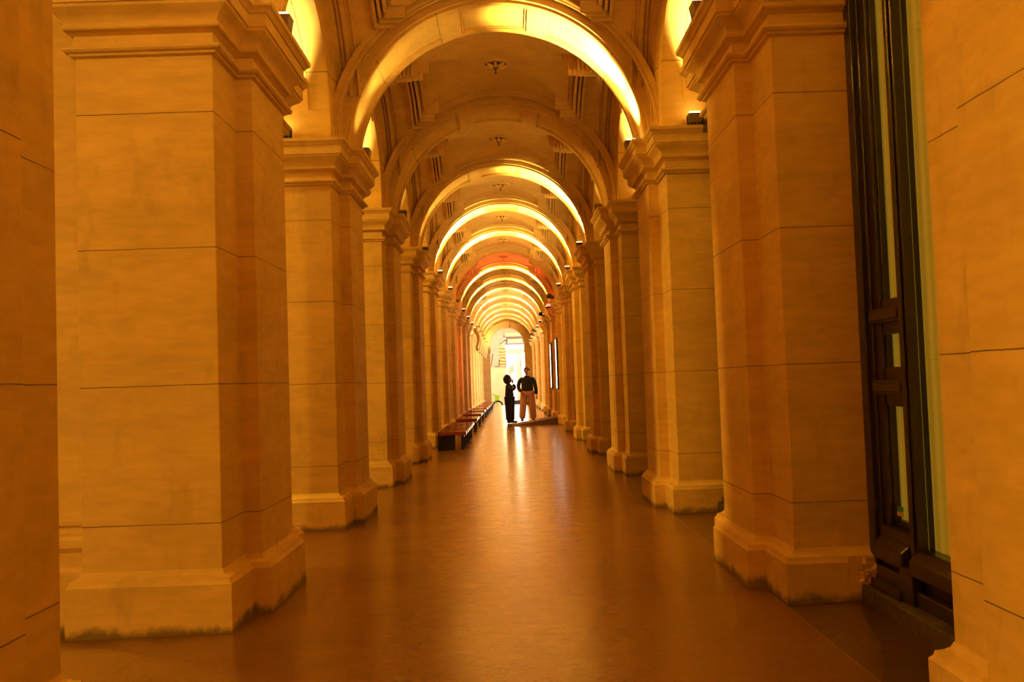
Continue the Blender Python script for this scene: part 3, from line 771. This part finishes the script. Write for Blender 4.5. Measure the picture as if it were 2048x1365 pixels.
def make_head(parent, loc, rot, hairmat, style):
    me = head(parent, loc, 0, hairmat); h = bpy.data.objects.new('head', me); C.objects.link(h); h.parent = parent; h.location = loc; h.rotation_euler = rot
    mb = MB()
    for s in (-1, 1): mb.lathe([(0.001, 0.010), (0.014, 0.007), (0.016, 0), (0.014, -0.007), (0.001, -0.010)], c=(0.0, s*0.076, -0.005), n=10)
    mb.build('ears', M_SKIN, h, smooth=60)
    mb = MB()
    for s in (-1, 1): mb.lathe([(0.001, 0.008), (0.010, 0.004), (0.010, -0.004), (0.001, -0.008)], c=(0.083, s*0.030, 0.010), n=8)
    mb.build('eyes', M_SHOE, h, smooth=60)
    mb = MB(); mb.box(0.080, 0.092, -0.022, 0.022, -0.066, -0.058); mb.build('mouth', simple('lips', (0.45, 0.14, 0.10), 0.5), h)
    bm = bmesh.new(); bmesh.ops.create_uvsphere(bm, u_segments=28, v_segments=20, radius=1)
    for v in bm.verts:
        x, y, z = v.co
        if style == 'hood': v.co = ((x*0.150-0.025) if x < 0.3 else 0.03+(x-0.3)*0.02, y*0.135, z*0.155-0.008+(0.025 if x < 0 else 0))
        else:
            low = -0.02 if x < 0.35 else 0.55
            v.co = (x*0.114-0.008, y*0.093, max(z, low)*0.132+0.014+0.008*math.sin(9*x+7*y))
    me2 = bpy.data.meshes.new('hood' if style == 'hood' else 'hair'); bm.to_mesh(me2); bm.free()
    for p in me2.polygons: p.use_smooth = True
    me2.materials.append(hairmat); o = bpy.data.objects.new(me2.name, me2); C.objects.link(o); o.parent = h
    return h
def make_hand(parent, loc, rot, flip=1):
    """palm plus five fingers pointing +z, curling towards +x"""
    pts = [(0, 0, 0, .020, .028), (0.002, 0, 0.045, .014, .036), (0.004, 0, 0.08, .012, .036)]
    ed = [(0, 1), (1, 2)]
    for j, (y, ln) in enumerate(((-0.030, 0.058), (-0.010, 0.068), (0.010, 0.072), (0.029, 0.064))):
        i0 = len(pts); pts += [(0.006, y, 0.085, .009), (0.018, y, 0.085+ln*0.5, .0082), (0.040, y, 0.085+ln*0.8, .0072)]
        ed += [(2, i0), (i0, i0+1), (i0+1, i0+2)]
    i0 = len(pts); pts += [(0.012, 0.038*flip, 0.035, .011), (0.028, 0.052*flip, 0.062, .0095), (0.038, 0.050*flip, 0.085, .008)]
    ed += [(1, i0), (i0, i0+1), (i0+1, i0+2)]
    o = skin('hand', M_SKIN, pts, ed, parent, sub=1); o.location = loc; o.rotation_euler = rot
    return o
# person in dark jacket and pale trousers, facing the camera (local -y faces the camera)
p2 = thing('person', 'standing person in black buttoned jacket and pink tan wide trousers, facing the camera', 'person', (0.60, 28.95, fz(0.6, 29)))
H = 1.68
def legs(parent, m, feet, hipw, r_hip, r_knee, r_ank, hip=0.88, shoe=M_SHOE, toe=(0, -1)):
    pts = [(0, 0, hip+0.02, r_hip*1.25, r_hip*0.9)]; ed = []
    for s, (fx, fy) in zip((-1, 1), feet):
        i = len(pts); hx = s*hipw
        pts += [(hx, 0, hip-0.05, r_hip), (hx+(fx-hx)*0.30, fy*0.3-0.01, hip*0.74, r_hip*0.88), (hx+(fx-hx)*0.55, fy*0.55-0.02, hip*0.52, r_knee), (hx+(fx-hx)*0.85, fy*0.85, hip*0.24, r_ank*1.05), (fx, fy, 0.055, r_ank)]
        ed += [(0, i)]+chain(i, i+1, i+2, i+3, i+4)
    skin('trousers', m, pts, ed, parent)
    for fx, fy in feet:
        d = Vector((toe[0], toe[1], 0))
        skin('shoe', shoe, [(fx-d.x*0.05, fy-d.y*0.05, 0.048, .050, .048), (fx+d.x*0.07, fy+d.y*0.07, 0.042, .050, .042), (fx+d.x*0.17, fy+d.y*0.17, 0.034, .042, .032)], chain(0, 1, 2), parent)
legs(p2, M_PINK, [(-0.19, 0.02), (0.16, -0.02)], 0.105, 0.135, 0.118, 0.105, hip=0.92)
skin('jacket', M_JACKET, [(0, 0, 0.84, .205, .130), (0, 0, 1.00, .200, .130), (0, 0, 1.18, .200, .130), (0, 0, 1.31, .185, .115), (0, 0.0, 1.39, .10, .085), (0, 0, 1.43, .066, .066),
      (-0.19, 0, 1.33, .078), (-0.255, 0.02, 1.20, .070), (-0.29, 0.0, 1.08, .064), (-0.235, -0.08, 0.97, .058), (-0.18, -0.12, 0.93, .050),
      (0.19, 0, 1.33, .078), (0.24, 0.02, 1.18, .072), (0.265, 0.01, 1.02, .064), (0.275, -0.01, 0.87, .055), (0.28, -0.015, 0.83, .048)],
     chain(0, 1, 2, 3, 4, 5)+[(3, 6)]+chain(6, 7, 8, 9, 10)+[(3, 11)]+chain(11, 12, 13, 14, 15), p2)
skin('neck', M_SKIN, [(0, 0, 1.40, .052), (0, -0.005, 1.50, .048)], [(0, 1)], p2)
make_head(p2, (0, -0.015, 1.555), (0, 0.05, -PI/2-0.1), M_HAIR, 'hair')
make_hand(p2, (0.28, -0.02, 0.82), (PI, 0, PI/2), 1)
make_hand(p2, (-0.165, -0.14, 0.915), (PI*0.8, 0.3, PI/2), -1)
mb = MB()
for i in range(6): mb.lathe([(0.001, 0.004), (0.010, 0.003), (0.010, -0.003), (0.001, -0.004)], c=(0, 0, 0), n=8)
bt = MB()
for i in range(6):
    z = 0.95+0.075*i; bt.box(-0.008, 0.008, -0.134, -0.122, z-0.008, z+0.008)
bt.build('buttons', M_STEEL, p2)
# hooded person in black, facing right with hands raised to the face
p1 = thing('person', 'shorter person in black hood and black puffer jacket with hands raised to the face', 'person', (0.035, 28.15, fz(0, 28)))
legs(p1, M_TROUSER, [(-0.055, 0.02), (0.055, -0.03)], 0.06, 0.118, 0.092, 0.082, hip=0.82, shoe=M_SHOE, toe=(1, 0))
skin('jacket', M_JACKET, [(0, 0, 0.66, .145, .165), (0.0, 0, 0.84, .150, .170), (0.0, 0, 1.03, .152, .175), (-0.01, 0, 1.15, .145, .168), (-0.025, 0, 1.24, .085, .085),
      (-0.01, -0.14, 1.13, .072), (0.09, -0.17, 1.01, .076), (0.175, -0.13, 1.07, .068), (0.125, -0.07, 1.16, .050),
      (-0.01, 0.14, 1.13, .072), (0.09, 0.17, 1.01, .076), (0.175, 0.12, 1.08, .068), (0.12, 0.05, 1.18, .050)],
     chain(0, 1, 2, 3, 4)+[(3, 5)]+chain(5, 6, 7, 8)+[(3, 9)]+chain(9, 10, 11, 12), p1)
skin('neck', M_SKIN, [(-0.02, 0, 1.20, .05), (-0.005, 0, 1.30, .045)], [(0, 1)], p1)
make_head(p1, (-0.005, 0, 1.315), (0, 0.12, 0), M_JACKET, 'hood')
make_hand(p1, (0.118, -0.06, 1.185), (0.3, -0.25, 0), 1)
make_hand(p1, (0.115, 0.05, 1.205), (-0.3, -0.25, 0), -1)
mb = MB(); mb.tube([(0.12, -0.03, 1.275), (0.12, 0.03, 1.285)], 0.012); o = mb.build('cigarette_lighter', M_BLACK, loc=(0.035, 28.15, fz(0, 28)))
tag(o, 'tiny dark object held at the face of the hooded person', 'lighter')

# ------------------------------------------------------------------ lime bicycle beyond the end arch
bx_, by_ = -0.75, 62.0; gz = -0.62
t = thing('bicycle', 'lime green hire bicycle with basket beyond the end arch', 'bicycle', (bx_, by_, gz))
def wheel(cx):
    mb = MB(); pts = [(cx+0.29*math.cos(2*PI*i/32), 0, 0.31+0.29*math.sin(2*PI*i/32)) for i in range(33)]
    mb.tube(pts, 0.036, 8); wh = mb.build('wheel', M_RUBBER, t, smooth=60)
    sp = MB()
    for i in range(10):
        a_ = 2*PI*i/10; sp.tube([(cx, 0, 0.31), (cx+0.28*math.cos(a_), 0, 0.31+0.28*math.sin(a_))], 0.003, 5)
    sp.tube([(cx, -0.05, 0.31), (cx, 0.05, 0.31)], 0.025); sp.build('spokes', M_STEEL, wh)
wheel(0.0); wheel(-1.02)
mb = MB()
mb.tube([(0, -0.05, 0.31), (-0.13, -0.03, 0.64), (-0.20, 0, 0.98)], 0.03); mb.tube([(0, 0.05, 0.31), (-0.13, 0.03, 0.64)], 0.02); mb.build('fork', M_LIME, t, smooth=60)
mb = MB(); mb.tube([(-0.15, 0, 0.72), (-0.36, 0, 0.42), (-0.58, 0, 0.34), (-0.72, 0, 0.80)], 0.035); mb.tube([(-0.58, 0, 0.34), (-1.02, 0, 0.31)], 0.02); mb.build('frame', M_LIME, t, smooth=60)
mb = MB(); mb.add([(-0.15, -0.16, 0.66), (0.07, -0.16, 0.66), (0.07, 0.16, 0.66), (-0.15, 0.16, 0.66), (-0.20, -0.2, 1.02), (0.11, -0.2, 1.02), (0.11, 0.2, 1.02), (-0.20, 0.2, 1.02)],
                  [(3, 2, 1, 0), (0, 1, 5, 4), (1, 2, 6, 5), (2, 3, 7, 6), (3, 0, 4, 7)]); mb.build('basket', M_LIME, t)
mb = MB(); mb.tube([(-0.20, 0, 0.96), (-0.24, 0, 1.07), (-0.27, -0.16, 1.10), (-0.36, -0.24, 1.08)], 0.014); mb.tube([(-0.24, 0, 1.07), (-0.27, 0.16, 1.10), (-0.36, 0.24, 1.08)], 0.014)
mb.build('handlebar', M_BLACK, t, smooth=60)
mb = MB(); mb.tube([(-0.84, 0, 0.92), (-0.62, 0, 0.93)], [0.07, 0.03]); mb.build('saddle', M_BLACK, t, smooth=60)
mb = MB(); pts = [(0.325*math.cos(a_), 0, 0.31+0.325*math.sin(a_)) for a_ in [0.15+2.6*i/16 for i in range(17)]]; mb.tube(pts, 0.03); mb.build('mudguard', M_BLACK, t, smooth=60)

# ------------------------------------------------------------------ shop front across the street
YF = 72.0
M_CREAM = simple('cream_hoarding', (0.80, 0.62, 0.38), 0.6, bscale=1.5, emit=(1.0, 0.74, 0.42), es=0.0)
M_GREYW = simple('grey_weathered_wall', (0.55, 0.45, 0.33), 0.8, bscale=3, bump=0.3)
M_SHOP = simple('bright_shop_interior', (1, 1, 1), 0.5, emit=(1.0, 0.93, 0.78), es=2.6)
M_SHOPBAR = simple('pale_shop_frame', (0.85, 0.72, 0.55), 0.5)
M_FASCIA = simple('lit_white_fascia', (1, 1, 1), 0.5, emit=(1.0, 0.95, 0.86), es=2.2)
M_BEIGE = simple('beige_cladding', (0.70, 0.52, 0.30), 0.6, bscale=2)
M_BROWN = simple('brown_balcony', (0.20, 0.13, 0.09), 0.6, bscale=4)
b_ = thing('shop_building', 'building across the end street with bright white shop window and cream hoarding', 'building', (0, YF, 0))
mb = MB(); mb.box(-10, -0.15, 0, 1, 2.35, 9); mb.build('grey_wall', M_GREYW, b_)
mb = MB(); mb.box(-10, -0.15, -0.05, 1, -0.62, 2.35)
for i in range(12): mb.box(-0.62-0.8*i, -0.60-0.8*i, -0.08, -0.05, -0.62, 2.35)
mb.build('hoarding', M_CREAM, b_)
mb = MB(); mb.box(-0.15, 8, 0.3, 1, -0.62, 3.47); mb.build('shop_window', M_SHOP, b_)
mb = MB(); mb.add([(0.0, 0.28, 2.2), (0.45, 0.28, 2.75), (0.45, 0.28, 2.1), (0.05, 0.28, 1.75)], [(3, 2, 1, 0)]); mb.build('shop_poster', M_BEIGE, b_)
for x0, x1, m_ in ((-0.17, -0.12, M_SHOPBAR), (0.67, 0.69, M_BLACK), (0.69, 0.99, M_SHOPBAR), (0.99, 1.03, M_BLACK), (2.0, 2.1, M_BLACK), (3.6, 3.7, M_BLACK)):
    mb = MB(); mb.box(x0, x1, 0.0, 0.2, -0.62, 3.47); mb.build('mullion', m_, b_)
mb = MB(); mb.box(0.3, 1.9, -0.02, 0.25, -0.62, -0.18); mb.build('sill', M_BLACK, b_)
mb = MB(); mb.box(-0.15, 8, -0.05, 0.6, 3.47, 4.02)
mb.build('lintel', M_BEIGE, b_)
mb = MB(); mb.box(-0.15, 8, -0.7, 0.0, 3.75, 4.12); mb.build('fascia', M_FASCIA, b_)
mb = MB(); mb.box(-0.15, 8, 0, 1, 4.12, 9); mb.build('upper_wall', M_BROWN, b_)
mb = MB(); mb.box(0.05, 1.2, -0.06, 0, 4.28, 4.60); mb.build('upper_window', M_BEIGE, b_)
mb = MB(); mb.box(-0.15, 8, -0.5, 0, 4.78, 5.05); mb.build('balcony', M_CREAM, b_)
mb = MB(); mb.box(-0.2, 8, -0.3, 0, 5.05, 5.6); mb.build('cornice', M_GREYW, b_)
def poster_mat():
    m, nt, b = mat('orange_brown_banner')
    tc = N(nt, 'ShaderNodeTexCoord'); wv = N(nt, 'ShaderNodeTexWave', wave_type='BANDS', bands_direction='Z'); wv.inputs['Scale'].default_value = 1.3
    wv.inputs['Distortion'].default_value = 5; wv.inputs['Detail'].default_value = 2; nt.links.new(tc.outputs['Object'], wv.inputs['Vector'])
    c = ramp(nt, wv.outputs['Fac'], [(0, (0.38, 0.11, 0.012)), (0.55, (0.75, 0.30, 0.03)), (1, (0.85, 0.65, 0.30))])
    nt.links.new(c, b.inputs['Base Color']); nt.links.new(c, b.inputs['Emission Color']); b.inputs['Emission Strength'].default_value = 0.25
    return m
mb = MB(); mb.box(-0.62, -0.17, -0.12, -0.07, 2.50, 4.02); o = mb.build('banner', poster_mat(), loc=(0, YF, 0)); tag(o, 'orange brown banner on the grey wall beyond the end arch', 'banner')
mb = MB()
for pts in ([(-1.35, 0, 2.5), (-1.2, 0, 3.1), (-1.15, 0, 3.5)], [(-1.0, 0, 2.5), (-0.7, 0, 2.48), (-0.66, 0, 3.0), (-0.55, 0, 3.1)], [(-0.6, 0, 4.2), (-0.2, 0, 4.5), (-0.25, 0, 4.9)], [(-0.2, 0, 4.5), (0.0, 0, 4.6)]): mb.tube(pts, 0.022, 5)
o = mb.build('wall_cable', M_BLACK, loc=(0, YF-0.03, 0)); tag(o, 'black cables looping over the grey wall beyond the end arch', 'cable')
t = thing('pendant_lamp', 'small white pendant lamp hanging beyond the end arch', 'lamp', (-0.12, YE+T_+0.06, 3.92))
mb = MB(); mb.tube([(0, 0, 0), (0, 0, 0.8), (0, -0.06, 0.84)], 0.008, 6); mb.build('cord', M_WHITE, t)
mb = MB(); mb.lathe([(0.001, -0.05), (0.07, -0.04), (0.07, 0.0), (0.02, 0.04), (0.001, 0.05)], n=16); mb.build('shade', M_FASCIA, t, smooth=50)
for (x, y, z, e) in ((-2.2, 59.5, 4.6, 420), (2.0, 64, 5.0, 260), (-2.5, 67, 5.0, 260)):
    area('street_end_fill', (x, y, z), (0, 72, 1.5), e, (1.0, 0.78, 0.5), 2, 2)  # unseen area lights added to brighten the bicycle and hoarding
lamp('end_arch_light', (-1.15, YE-1.2, 3.3), (-0.8, YE, 4.4), 170, (1.0, 0.66, 0.28), 1.6, 0.8)
area('shop_light_into_walk', (1.0, 70.5, 2.0), (0.2, 50, 0.3), 250, (1.0, 0.72, 0.36), 3.0, 3.0)
# buildings across the side street
mb = MB(); mb.box(-9.5, -9.0, -5, 72, -0.5, 9); struct(mb.build('wall_street', M_GREYW))
mb = MB(); mb.box(-4, 4, -4.3, -4.0, -0.5, 5.6); struct(mb.build('wall_back', M_STONE))
